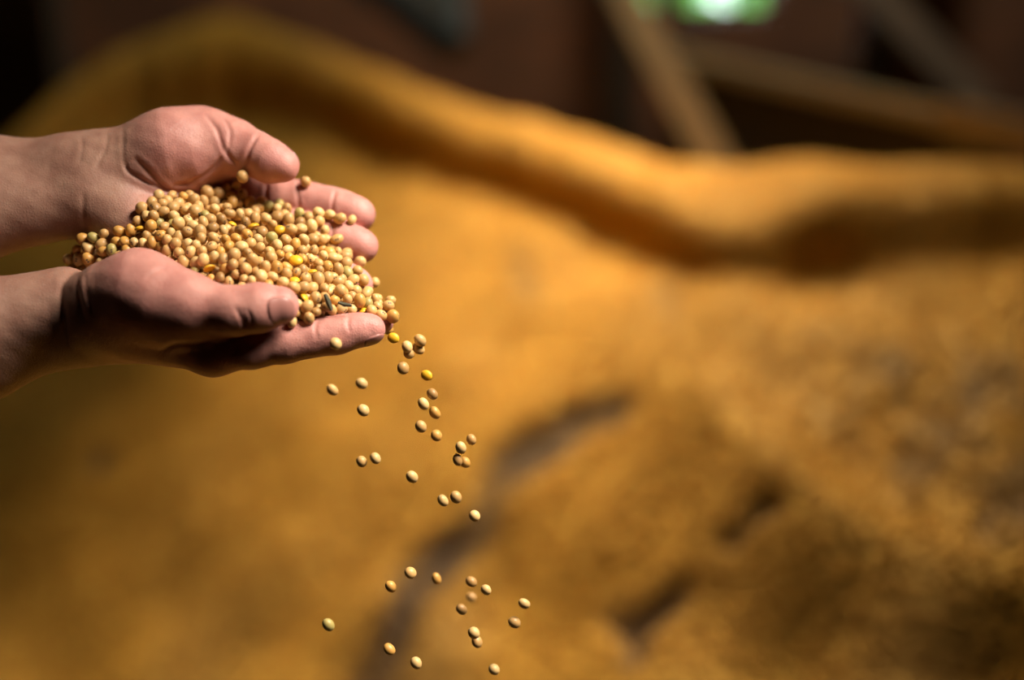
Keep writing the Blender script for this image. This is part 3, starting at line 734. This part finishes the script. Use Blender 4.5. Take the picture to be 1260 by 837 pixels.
BURIED = '''-1174,168,-7407,299 -2180,432,-7722,269 -1940,454,-7613,368 -1320,265,-7398,317 -1320,131,-7428,298 -1631,323,-7477,340 -1169,227,-7442,354 -1378,242,-7407,323 -1768,401,-7516,251 -1434,265,-7407,291 -1993,415,-7630,319 -1867,425,-7572,296 -1462,195,-7441,295 -1514,209,-7473,355 -788,268,-7781,285 -1332,207,-7424,303 -1676,302,-7515,269 -1399,276,-7366,256 -1280,177,-7431,327 -1273,233,-7411,287 -2122,452,-7685,315 -1223,257,-7398,284 -1533,278,-7436,302 -1246,124,-7422,346 -1188,114,-7413,278 -1809,425,-7529,250 -1485,245,-7424,302 -1701,357,-7509,350 -1223,200,-7416,325 -1411,198,-7422,259 -1371,161,-7432,312 -2020,470,-7634,309 -1128,140,-7408,250 -1581,283,-7471,314 -1641,415,-7570,326 -2057,452,-7718,314 -899,140,-7605,267 -1577,304,-7526,279 -2408,382,-7937,313 -1230,596,-7899,339 -1787,508,-7643,291 -1792,336,-7592,324 -992,151,-7558,315 -1716,529,-7652,310 -802,227,-7846,328 -1736,325,-7553,281 -1126,190,-7476,320 -1437,414,-7593,297 -1684,261,-7573,275 -2258,481,-7853,250 -1932,513,-7677,324 -1381,114,-7485,295 -1507,366,-7512,290 -1191,524,-7844,290 -1714,608,-7751,302 -1522,601,-7834,303 -2064,365,-7703,295 -1281,468,-7701,314 -1283,129,-7475,323 -1096,245,-7548,308 -1350,295,-7496,264 -1445,262,-7469,279 -1131,291,-7550,287 -1158,412,-7670,317 -1030,437,-7831,305 -1596,390,-7541,279 -1121,374,-7637,294 -1475,628,-7899,286 -2430,479,-7953,352 -1524,715,-8023,343 -1793,738,-7865,250 -1638,460,-7614,304 -1754,576,-7726,275 -2163,470,-7809,295 -1485,511,-7679,335 -894,198,-7603,312 -1752,427,-7605,293 -1072,143,-7514,255 -1389,692,-7983,259 -2013,397,-7693,325 -1217,324,-7536,347 -795,220,-7731,292 -1855,511,-7660,320 -1670,718,-7936,281 -973,339,-7705,326 -1643,645,-7839,316 -1583,536,-7720,350 -1297,527,-7794,302 -743,229,-7829,299 -1334,634,-7922,280 -1749,726,-7968,259 -1284,284,-7497,250 -1842,389,-7620,325 -1133,250,-7491,313 -2168,368,-7787,306 -1953,366,-7675,272 -1491,260,-7495,258 -1068,403,-7725,261 -1633,567,-7745,300 -1968,442,-7688,322 -890,255,-7774,331 -2116,494,-7788,285 -946,177,-7580,267 -971,275,-7616,293 -1041,338,-7664,278 -1352,352,-7513,336 -995,210,-7566,301 -1230,264,-7482,343 -1872,640,-7786,277 -1914,457,-7670,271 -2310,359,-7842,325 -1067,176,-7473,301 -1360,199,-7475,278 -1326,278,-7453,266 -1625,336,-7541,328 -1337,471,-7664,276 -1527,303,-7495,314 -1115,333,-7590,329 -1807,440,-7621,299 -1997,335,-7698,325 -1851,782,-7954,275 -2103,420,-7748,330 -1157,138,-7457,333 -1428,147,-7464,331 -1082,224,-7497,277 -1219,202,-7477,299 -1238,542,-7774,341 -1417,211,-7476,315 -1285,245,-7464,280 -1329,382,-7562,289 -1563,231,-7506,284 -2257,386,-7806,317 -1304,195,-7483,297 -846,178,-7632,302 -1035,256,-7557,327 -1404,303,-7486,299 -1497,443,-7587,318 -1375,255,-7467,306 -1399,509,-7729,333 -826,211,-7680,329 -1566,445,-7590,296 -1201,436,-7702,277 -1389,400,-7563,301 -1459,554,-7774,280 -1219,139,-7480,350 -1577,615,-7850,294 -1482,128,-7493,322 -910,255,-7623,332 -1185,373,-7567,270 -1135,507,-7820,269 -1414,359,-7525,304 -1269,362,-7559,318 -959,220,-7611,296 -1869,331,-7634,345 -1460,394,-7541,302 -1911,569,-7716,289 -1690,377,-7569,300 -2001,500,-7703,332 -2336,433,-7876,290 -1019,371,-7763,274 -1703,467,-7618,360 -963,450,-7852,276 -1652,219,-7543,279 -1663,520,-7682,317 -1028,288,-7610,307 -2202,421,-7800,347 -1581,179,-7528,315 -1604,509,-7638,346 -2472,364,-7976,295 -1287,337,-7506,296 -1338,149,-7478,278 -1543,505,-7656,305 -1087,365,-7684,306 -1750,530,-7698,272 -1749,377,-7574,307 -1532,136,-7542,363 -1969,591,-7741,322 -1182,269,-7526,326 -1516,539,-7729,328 -1737,273,-7574,264 -2284,444,-7898,289 -1717,259,-7624,309 -1667,424,-7649,282 -1135,456,-7798,287 -1077,415,-7781,328 -1653,339,-7597,302 -1700,691,-7894,312 -1632,684,-7913,283 -936,171,-7636,315 -1810,345,-7648,288 -902,287,-7718,305 -1032,337,-7721,297 -2404,398,-7991,255 -1709,392,-7624,302 -1166,139,-7523,301 -1790,758,-7968,271 -1968,375,-7730,280 -1400,436,-7715,295 -984,248,-7697,254 -999,236,-7648,289 -1457,641,-7955,331 -1339,178,-7527,306 -1860,440,-7677,313 -1284,118,-7534,313 -1435,114,-7540,302 -1803,465,-7680,316 -1636,280,-7563,258 -1444,473,-7707,297 -1885,597,-7755,269 -1171,207,-7515,323 -1854,693,-7845,313 -1807,282,-7624,334 -1151,233,-7566,303 -1707,548,-7762,317 -1439,628,-8011,273 -1334,242,-7517,348 -1696,730,-7985,300 -1536,595,-7888,269 -1453,221,-7520,279 -1499,278,-7546,302 -2024,482,-7758,301 -1281,176,-7531,282 -1547,253,-7551,250 -1415,304,-7543,286 -2362,490,-7932,267 -2259,376,-7861,253 -1248,426,-7675,287 -1764,631,-7778,321 -1954,531,-7732,311 -1600,654,-7879,250 -971,381,-7802,366 -1021,121,-7598,278 -1295,385,-7615,354 -1079,307,-7634,303 -1219,169,-7535,330 -1363,372,-7610,322 -1372,326,-7573,291 -1152,359,-7695,280 -1561,500,-7773,329 -1412,531,-7828,304 -1536,324,-7563,324 -1282,260,-7542,264 -1611,416,-7641,283 -1470,167,-7545,347 -1221,486,-7801,311 -1643,174,-7577,296 -1606,482,-7695,292 -733,201,-7782,264 -1598,583,-7799,355 -784,190,-7800,294 -1545,387,-7577,339 -1112,135,-7554,332 -1185,362,-7643,319 -1615,766,-8040,279 -888,198,-7669,322 -1942,471,-7735,297 -1305,509,-7851,311 -1055,195,-7543,348 -1046,138,-7555,259 -835,275,-7818,332 -1591,140,-7578,338 -2214,451,-7853,287 -1179,320,-7594,340 -2053,387,-7756,288 -1756,360,-7632,277 -1902,687,-7807,319 -1388,84,-7559,290 -1232,265,-7553,262 -1365,594,-7949,302 -1121,401,-7715,288 -1807,538,-7691,313 -1472,334,-7550,332 -1811,404,-7673,309 -1404,168,-7525,360 -2335,376,-7899,330 -1079,259,-7602,291 -1901,332,-7695,333 -2117,430,-7810,319 -1591,303,-7577,267 -1424,350,-7580,262 -1340,452,-7722,339 -999,173,-7618,336 -1234,349,-7606,302 -993,323,-7759,279 -1156,518,-7892,324 -1284,607,-7932,308 -1432,438,-7653,361 -1117,192,-7534,286 -939,232,-7671,307 -1499,459,-7706,282 -1208,114,-7551,281 -887,308,-7807,302 -1309,417,-7674,340 -1847,489,-7719,322 -1742,477,-7674,320 -2111,362,-7770,308 -1641,505,-7740,332 -1230,601,-7966,347 -1468,548,-7830,297 -868,211,-7730,341 -1296,478,-7759,308 -1102,532,-7910,268 -1506,397,-7623,279 -2377,435,-7955,315 -2200,372,-7839,292 -1901,393,-7673,322 -2070,468,-7791,256 -1604,373,-7595,300 -1738,314,-7608,281 -1037,220,-7606,305 -1798,682,-7875,337 -1451,273,-7521,250 -766,192,-7887,332 -1597,230,-7559,311 -1321,304,-7546,335 -1668,592,-7795,364 -1534,694,-7963,308 -1346,115,-7532,305 -1380,590,-7891,311 -1509,531,-7790,305 -1248,221,-7524,298 -1262,303,-7567,250 -999,295,-7667,330 -1167,435,-7751,329 -1507,219,-7540,301 -1400,248,-7525,333 -1555,442,-7652,350 -1818,605,-7776,288 -1999,427,-7748,328 -1368,422,-7648,314 -1135,275,-7607,314 -830,224,-7781,324 -1583,258,-7613,326 -2222,413,-7903,361 -923,236,-7726,280 -1010,332,-7812,291 -1704,641,-7834,303 -1414,102,-7606,281 -1264,546,-7871,278 -1350,540,-7889,282 -1687,311,-7640,327 -1701,493,-7723,314 -1445,295,-7596,339 -1533,548,-7856,291 -1164,596,-7953,339 -1769,465,-7732,319 -1851,363,-7683,279 -1176,271,-7648,278 -2454,354,-8068,257 -1369,201,-7572,286 -1433,592,-7922,314 -1137,317,-7654,335 -1108,198,-7593,323 -1228,478,-7860,303 -1256,170,-7586,340 -1769,571,-7779,287 -1317,353,-7684,321 -2348,340,-7941,250 -1160,106,-7583,322 -934,356,-8080,327 -1194,260,-7597,296 -1094,440,-7835,301 -1306,212,-7570,321 -1530,324,-7621,266 -1589,658,-7926,250 -1400,327,-7622,284 -1897,428,-7728,343 -1404,389,-7681,277 -1241,290,-7620,319 -1509,171,-7596,302 -1750,413,-7665,320 -1954,357,-7782,289 -2395,464,-8006,309 -1138,376,-7771,358 -1474,483,-7790,295 -1639,534,-7794,291 -1556,461,-7722,322 -1058,165,-7599,299 -1853,552,-7730,324 -1417,477,-7812,273 -1187,382,-7731,287 -961,284,-7732,311 -1547,213,-7586,287 -1128,260,-7671,281 -1598,426,-7697,291 -1418,675,-8022,264 -1656,447,-7704,339 -1355,291,-7616,303 -1701,385,-7680,272 -1460,385,-7659,250 -1643,221,-7616,320 -1817,733,-7918,351 -2036,424,-7797,303 -1427,460,-7760,291 -1611,353,-7649,297 -1265,440,-7800,342 -1251,231,-7591,288 -1073,110,-7592,272 -2145,389,-7843,291 -1330,670,-8003,258 -2271,364,-7919,361 -1210,313,-7668,303 -1899,514,-7726,278 -1641,280,-7617,286 -1762,308,-7659,302 -1427,204,-7577,313 -1843,307,-7688,301 -1509,404,-7683,331 -2442,439,-8038,285 -1043,198,-7660,300 -1702,636,-7917,302 -1718,225,-7672,288 -868,183,-7781,250 -1356,392,-7701,256 -1362,98,-7603,250 -1483,567,-7887,338 -1076,358,-7756,304 -1473,677,-8017,301 -1579,527,-7826,302 -1191,439,-7802,255 -1039,381,-7814,293 -1298,270,-7598,339 -1254,95,-7580,317 -1367,471,-7779,333 -1767,695,-7927,298 -1206,219,-7561,276 -835,172,-7823,310 -1169,172,-7581,370 -1453,144,-7602,305 -2316,432,-7947,312 -1089,580,-7947,304 -1559,379,-7639,304 -1050,261,-7659,307 -1093,224,-7645,294 -1401,255,-7585,279 -1661,373,-7641,250 -1832,428,-7731,320 -1822,649,-7815,317 -2076,384,-7812,291 -1945,411,-7762,258 -689,124,-7825,306 -1317,466,-7816,269 -980,186,-7677,329 -1427,535,-7888,320 -1471,350,-7617,318 -1524,266,-7598,296 -1474,241,-7584,294 -1648,699,-7989,281 -1636,586,-7852,303 -1719,436,-7712,299 -2492,393,-8088,250 -1159,221,-7626,315 -952,307,-7804,361 -1319,150,-7580,337 -736,166,-7833,347 -1291,412,-7737,321 -1315,87,-7576,313 -1230,369,-7689,342 -1593,188,-7616,281 -2193,358,-7897,278 -1553,622,-7939,283 -1382,145,-7582,310 -1079,303,-7697,343 -1349,251,-7575,261 -2014,373,-7794,267 -1311,620,-7985,315 -1552,147,-7623,270 -1595,716,-8011,330 -1117,135,-7614,299 -931,189,-7705,259 -1233,406,-7757,306 -1292,322,-7636,320 -1583,657,-7984,343 -1378,635,-7999,357 -1751,652,-7896,267 -1103,492,-7867,329 -1645,630,-7898,312 -1782,524,-7745,314 -1516,635,-7990,370 -2358,450,-8045,256 -1201,546,-7950,288 -1766,636,-7841,331 -2512,408,-8138,313 -1569,561,-7926,346 -1169,467,-7847,325 -1318,558,-7947,298 -1073,523,-7958,310'''
# ------------------------------------------------------------------ soybeans: meshes and colours
TONES = [('tan', (.62, .37, .135)), ('pale cream', (.74, .49, .20)), ('golden', (.66, .35, .085)), ('dull brown', (.44, .25, .085)), ('greenish', (.42, .34, .11))]
def bean_material(name, col):
    m, N, L, b = node_mat(name)
    tc = N.new('ShaderNodeTexCoord'); oi = N.new('ShaderNodeObjectInfo')
    va = N.new('ShaderNodeVectorMath'); va.operation = 'ADD'
    L.new(tc.outputs['Object'], va.inputs[0]); L.new(oi.outputs['Random'], va.inputs[1])
    n = N.new('ShaderNodeTexNoise'); n.inputs['Scale'].default_value = 330; n.inputs['Detail'].default_value = 4
    L.new(va.outputs[0], n.inputs['Vector'])
    r = N.new('ShaderNodeValToRGB')
    r.color_ramp.elements[0].position = .28; r.color_ramp.elements[0].color = (*[c * f for c, f in zip(col, (.72, .66, .6))], 1)
    r.color_ramp.elements[1].position = .6; r.color_ramp.elements[1].color = (*col, 1)
    L.new(n.outputs['Fac'], r.inputs[0])
    hs = N.new('ShaderNodeHueSaturation'); L.new(r.outputs[0], hs.inputs['Color'])
    mr = N.new('ShaderNodeMapRange'); mr.inputs[3].default_value = .84; mr.inputs[4].default_value = 1.12
    L.new(oi.outputs['Random'], mr.inputs[0]); L.new(mr.outputs[0], hs.inputs['Value'])
    L.new(hs.outputs[0], b.inputs['Base Color'])
    b.inputs['Roughness'].default_value = .42; b.inputs['Specular IOR Level'].default_value = .4
    b.inputs['Subsurface Weight'].default_value = .08; b.inputs['Subsurface Radius'].default_value = (1, .6, .25); b.inputs['Subsurface Scale'].default_value = .001
    return m
M_bean = [bean_material('bean_' + n.replace(' ', '_'), c) for n, c in TONES]
M_hilum = simple_material('hilum', (.11, .06, .03), .7)
M_split = bean_material('split_bean', (.83, .46, .025))
M_husk = simple_material('dry_husk', (.075, .07, .04), .85)
def bean_mesh(tone, var):
    rs = random.Random(var * 7 + 1)
    bm = bmesh.new(); bmesh.ops.create_icosphere(bm, subdivisions=3, radius=1.0)
    sx, sy, sz = 1.12 + rs.uniform(-.06, .10), 1.0 + rs.uniform(-.05, .03), .94 + rs.uniform(-.06, .03)
    a, p = rs.uniform(.0, .035), rs.uniform(0, 6)
    for v in bm.verts:
        x, y, z = v.co
        f = 1 + a * math.sin(3 * x + p) * math.cos(2.4 * z + p)
        d = max(0, y - .82) / .18                       # shallow dip under the seed scar
        v.co = Vector((x * sx * f, y * sy * f * (1 - .045 * d), z * sz * f))
    me = bpy.data.meshes.new('soybean')
    for f in bm.faces:
        c = f.calc_center_median(); f.smooth = True
        f.material_index = 1 if (c.y > .9 * sy and abs(c.z) < .12 and abs(c.x) < .34) else 0
    bm.to_mesh(me); bm.free(); me.materials.append(M_bean[tone]); me.materials.append(M_hilum)
    return me
BEANS = [[bean_mesh(t, v) for v in range(5)] for t in range(5)]
def split_mesh():
    bm = bmesh.new(); bmesh.ops.create_icosphere(bm, subdivisions=3, radius=1.0)
    for v in bm.verts:
        x, y, z = v.co
        v.co = Vector((x * 1.12, y * .95, z * .62 if z > 0 else z * .12 - .02 * (x * x + y * y)))
    me = bpy.data.meshes.new('split_soybean')
    for f in bm.faces: f.smooth = f.normal.z > -.5
    bm.to_mesh(me); bm.free(); me.materials.append(M_split); return me
SPLIT = split_mesh()
rb = random.Random(21)
def tone_pick():
    u = rb.random()
    return 0 if u < .56 else 1 if u < .76 else 2 if u < .91 else 3 if u < .975 else 4
def put(me, name, q, r, label, cat='soybean', group=None, rot=None):
    o = bpy.data.objects.new(name, me)
    o.location = to_world(np.array(q)); o.scale = (r * .001,) * 3
    o.rotation_euler = rot if rot else (rb.uniform(0, 6.28), rb.uniform(0, 6.28), rb.uniform(0, 6.28))
    C.objects.link(o)
    o['label'] = label; o['category'] = cat
    if group: o['group'] = group
    return o
ORD = ['first', 'second', 'third', 'fourth', 'fifth', 'sixth', 'seventh', 'eighth', 'ninth', 'tenth', 'eleventh', 'twelfth', 'thirteenth', 'fourteenth', 'fifteenth',
       'sixteenth', 'seventeenth', 'eighteenth', 'nineteenth', 'twentieth', 'twenty-first', 'twenty-second', 'twenty-third', 'twenty-fourth', 'twenty-fifth', 'twenty-sixth', 'twenty-seventh', 'twenty-eighth', 'twenty-ninth', 'thirtieth', 'thirty-first', 'thirty-second', 'thirty-third', 'thirty-fourth', 'thirty-fifth']
heaped = np.array([[int(v) for v in s.split(',')] for s in HEAPED.split()], float)
buried = np.array([[int(v) for v in s.split(',')] for s in BURIED.split()], float)
hp, hr = heaped[:, :3] / 10, heaped[:, 3] / 100
hx, hy = 630 + 1750 * hp[:, 0] / -hp[:, 2], 418.5 - 1750 * hp[:, 1] / -hp[:, 2]
row = np.clip(((hy - hy.min()) / 13.0).astype(int), 0, 30)
used_rows = sorted(set(row.tolist()))
# the beans that catch the eye by being split, yellow, green or dark in the photograph
SPECIAL = {(172, 278): 's', (328, 252): 4, (249, 265): 4, (288, 280): 's', (310, 281): 's', (350, 280): 's', (363, 323): 's', (384, 334): 's', (369, 344): 's', (376, 362): 's',
           (444, 383): 's', (253, 338): 's', (187, 284): 2, (209, 281): 4, (196, 278): 4, (260, 341): 2, (402, 335): 2, (117, 287): 4, (452, 284): 1}
mark = {}
for (sx, sy), kind in SPECIAL.items():
    dd = (hx - sx) ** 2 + (hy - sy) ** 2
    for i in np.argsort(dd):
        if int(i) not in mark: mark[int(i)] = kind; break
for r in used_rows:
    ids = [int(i) for i in np.where(row == r)[0]]; ids.sort(key=lambda i: hx[i])
    for k, i in enumerate(ids):
        kind = mark.get(i)
        where = 'beside the upper palm' if hx[i] < 215 and hy[i] < 292 else 'by the lower wrist' if hx[i] < 140 else 'along the lower thumb' if hx[i] < 370 and hy[i] > 325 else \
            'under the upper thumb' if hy[i] < 255 else 'on the lower fingers' if hx[i] > 372 and hy[i] > 352 else 'against the upper fingers' if hx[i] > 352 else 'mid heap'
        place = '%s, %s from left, %s row down' % (where, ORD[k], ORD[used_rows.index(r)])
        if kind == 's':
            put(SPLIT, 'split_soybean', hp[i], hr[i] * .98, 'yellow split soybean half ' + place, 'soybean', 'yellow split soybeans in the hands',
                (rb.uniform(-.6, .9), rb.uniform(-.6, .6), rb.uniform(0, 6.28)))
        else:
            t = kind if kind is not None else tone_pick()
            put(BEANS[t][i % 5], 'soybean', hp[i], hr[i], TONES[t][0] + ' soybean ' + place, 'soybean', 'soybeans heaped in the cupped hands')
# the buried rest of the handful, joined
bm = bmesh.new()
for k, q in enumerate(buried):
    r = q[3] / 100 * .001
    bmesh.ops.create_icosphere(bm, subdivisions=2, radius=r, matrix=Matrix.Translation(Vector(to_world(q[:3] / 10).tolist())) @ Matrix.Rotation(k, 4, 'X') @ Matrix.Diagonal((1.08, 1, .94, 1)))
for f in bm.faces: f.smooth = True
o = mesh_obj('buried_soybeans', bm, M_bean[0]); o['kind'] = 'stuff'; o['label'] = 'tan soybeans buried below the top of the handful'; o['category'] = 'soybeans'

# ------------------------------------------------------------------ falling beans
FALL = [  # pixel x, y, mm towards the camera, kind, label
    (413, 423, 42, 1, 'pale soybean dropping just below the lower index finger, alone'),
    (484, 416, 14, 's', 'yellow split soybean falling just off the lower fingertips'),
    (517, 419, 12, 0, 'highest soybean of the clump of four falling right of the fingertips'),
    (515, 429, 9, 0, 'soybean at the right bottom of the clump of four right of the fingertips'),
    (501, 427, 15, 1, 'soybean at the upper left of the clump of four right of the fingertips'),
    (503, 435, 12, 0, 'lowest left soybean of the clump of four right of the fingertips'),
    (496, 453, 14, 3, 'single soybean falling just beneath the clump of four'),
    (525, 462, 6, 's', 'thin yellow split soybean falling alone right below the clump of four'),
    (409, 480, 45, 0, 'leftmost of the three soybeans falling well under the lower hand'),
    (445, 472, 40, 1, 'uppermost of the three soybeans falling well under the lower hand'),
    (447, 505, 14, 1, 'lowest of the three soybeans falling well under the lower hand'),
    (532, 485, 12, 3, 'top right soybean of the loose five falling below the yellow split one'),
    (521, 497, 14, 1, 'second highest soybean of the loose five, left of the top one'),
    (535, 508, 8, 2, 'third soybean of the loose five, at their right'),
    (518, 525, 13, 0, 'fourth soybean of the loose five, lowest at their left'),
    (537, 536, -8, 2, 'bottom soybean of the loose five, slightly blurred'),
    (580, 541, 6, 3, 'right soybean of the four falling farthest to the right above the grey crack'),
    (567, 551, 12, 1, 'left soybean of the four falling farthest right above the grey crack'),
    (563, 566, 10, 3, 'darker soybean overlapping another at the bottom of the four on the right'),
    (572, 569, -2, 2, 'golden soybean half behind the darker one at the bottom of the four'),
    (445, 568, 8, 0, 'left soybean of the close pair falling in mid air beneath the thumb'),
    (462, 564, 10, 1, 'right soybean of the close pair falling in mid air beneath the thumb'),
    (507, 587, 14, 1, 'lone soybean falling between the close pair and the grey crack'),
    (545, 616, 0, 1, 'left blurred soybean of the pair over the upper grey crack'),
    (561, 612, 8, 0, 'right soybean of the pair over the upper grey crack'),
    (584, 635, 16, 1, 'large pale soybean falling in front of the grey crack'),
    (505, 705, 14, 0, 'soybean falling in front of the dark bend of the grey crack'),
    (481, 722, 12, 2, 'golden soybean falling left of the dark bend of the grey crack'),
    (537, 712, -20, 2, 'dim blurred soybean falling over the pale part of the grey crack'),
    (580, 716, -10, 3, 'blurred soybean, topmost of the four falling low right of the crack'),
    (580, 735, -60, 3, 'faint soybean furthest out of focus, in the four falling low right of the crack'),
    (598, 726, 6, 1, 'rightmost soybean of the four falling low right of the crack'),
    (568, 750, -4, 3, 'lowest soybean of the four falling low right of the crack'),
    (645, 743, 4, 1, 'soybean falling farthest right of all, upper of two'),
    (633, 766, 2, 0, 'second soybean from the far right of the fall, lower of two'),
    (583, 779, 0, 1, 'upper of two touching soybeans falling near the bottom middle'),
    (587, 790, -6, 0, 'lower of two touching soybeans falling near the bottom middle'),
    (404, 769, 0, 4, 'greenish soybean falling alone at the lower left of the fall'),
    (479, 799, 8, 2, 'golden soybean falling at the bottom, over the lower grey crack'),
    (512, 816, 6, 1, 'soybean falling at the bottom edge just right of the grey crack'),
    (608, 824, -4, 1, 'soybean falling lowest of all, at the bottom right of the fall'),
]
for n_, (fx, fy, dz, kind, lab) in enumerate(FALL):
    rot = (rb.uniform(-.5, .5), rb.uniform(.6, 1.3), rb.uniform(-.6, .6))
    if kind == 's': put(SPLIT, 'split_soybean', pt(fx, fy, dz), 3.0, lab, 'soybean', 'soybeans falling from the hands', (1.25, .35, rb.uniform(-.5, .5)))
    else: put(BEANS[kind][n_ % 5], 'soybean', pt(fx, fy, dz), rb.uniform(2.9, 3.3), lab, 'soybean', 'soybeans falling from the hands', rot)
# scraps of dry pod lying among the beans near the lower fingertips
for line, w, lab in (([(400, 362, 38), (404, 372, 38), (408, 382, 38)], 1.5, 'dark upright scrap of dry pod standing among the beans by the lower fingers'),
                     ([(416, 372, 35), (424, 375, 35), (433, 376, 35)], 1.2, 'small dark scrap of dry pod lying flat by the lower fingertips'),
                     ([(244, 262, 2), (250, 267, 2), (256, 270, 2)], 1.4, 'dark shred of pod lying high in the heap below the upper thumb')):
    bm = bmesh.new(); prev = None; cols_ = []
    for k, (fx, fy, dz) in enumerate(line):
        c = pt(fx, fy, dz); a = pt(line[min(k + 1, 2)][0], line[min(k + 1, 2)][1], line[min(k + 1, 2)][2]) - pt(line[max(k - 1, 0)][0], line[max(k - 1, 0)][1], line[max(k - 1, 0)][2])
        s = unit(np.cross(a, (0, 0, 1))) * w * (1 if k == 1 else .6)
        cols_.append([bm.verts.new(to_world(p).tolist()) for p in (c - s, c + np.array((0, 0, .7)), c + s, c - np.array((0, 0, .3)))])
    for a, b2 in zip(cols_[:-1], cols_[1:]):
        for k in range(4): bm.faces.new((a[k], a[(k + 1) % 4], b2[(k + 1) % 4], b2[k]))
    bm.faces.new(cols_[0]); bm.faces.new(cols_[-1][::-1])
    bmesh.ops.recalc_face_normals(bm, faces=bm.faces)
    o = mesh_obj('pod_scrap', bm, M_husk); o['label'] = lab; o['category'] = 'pod scrap'
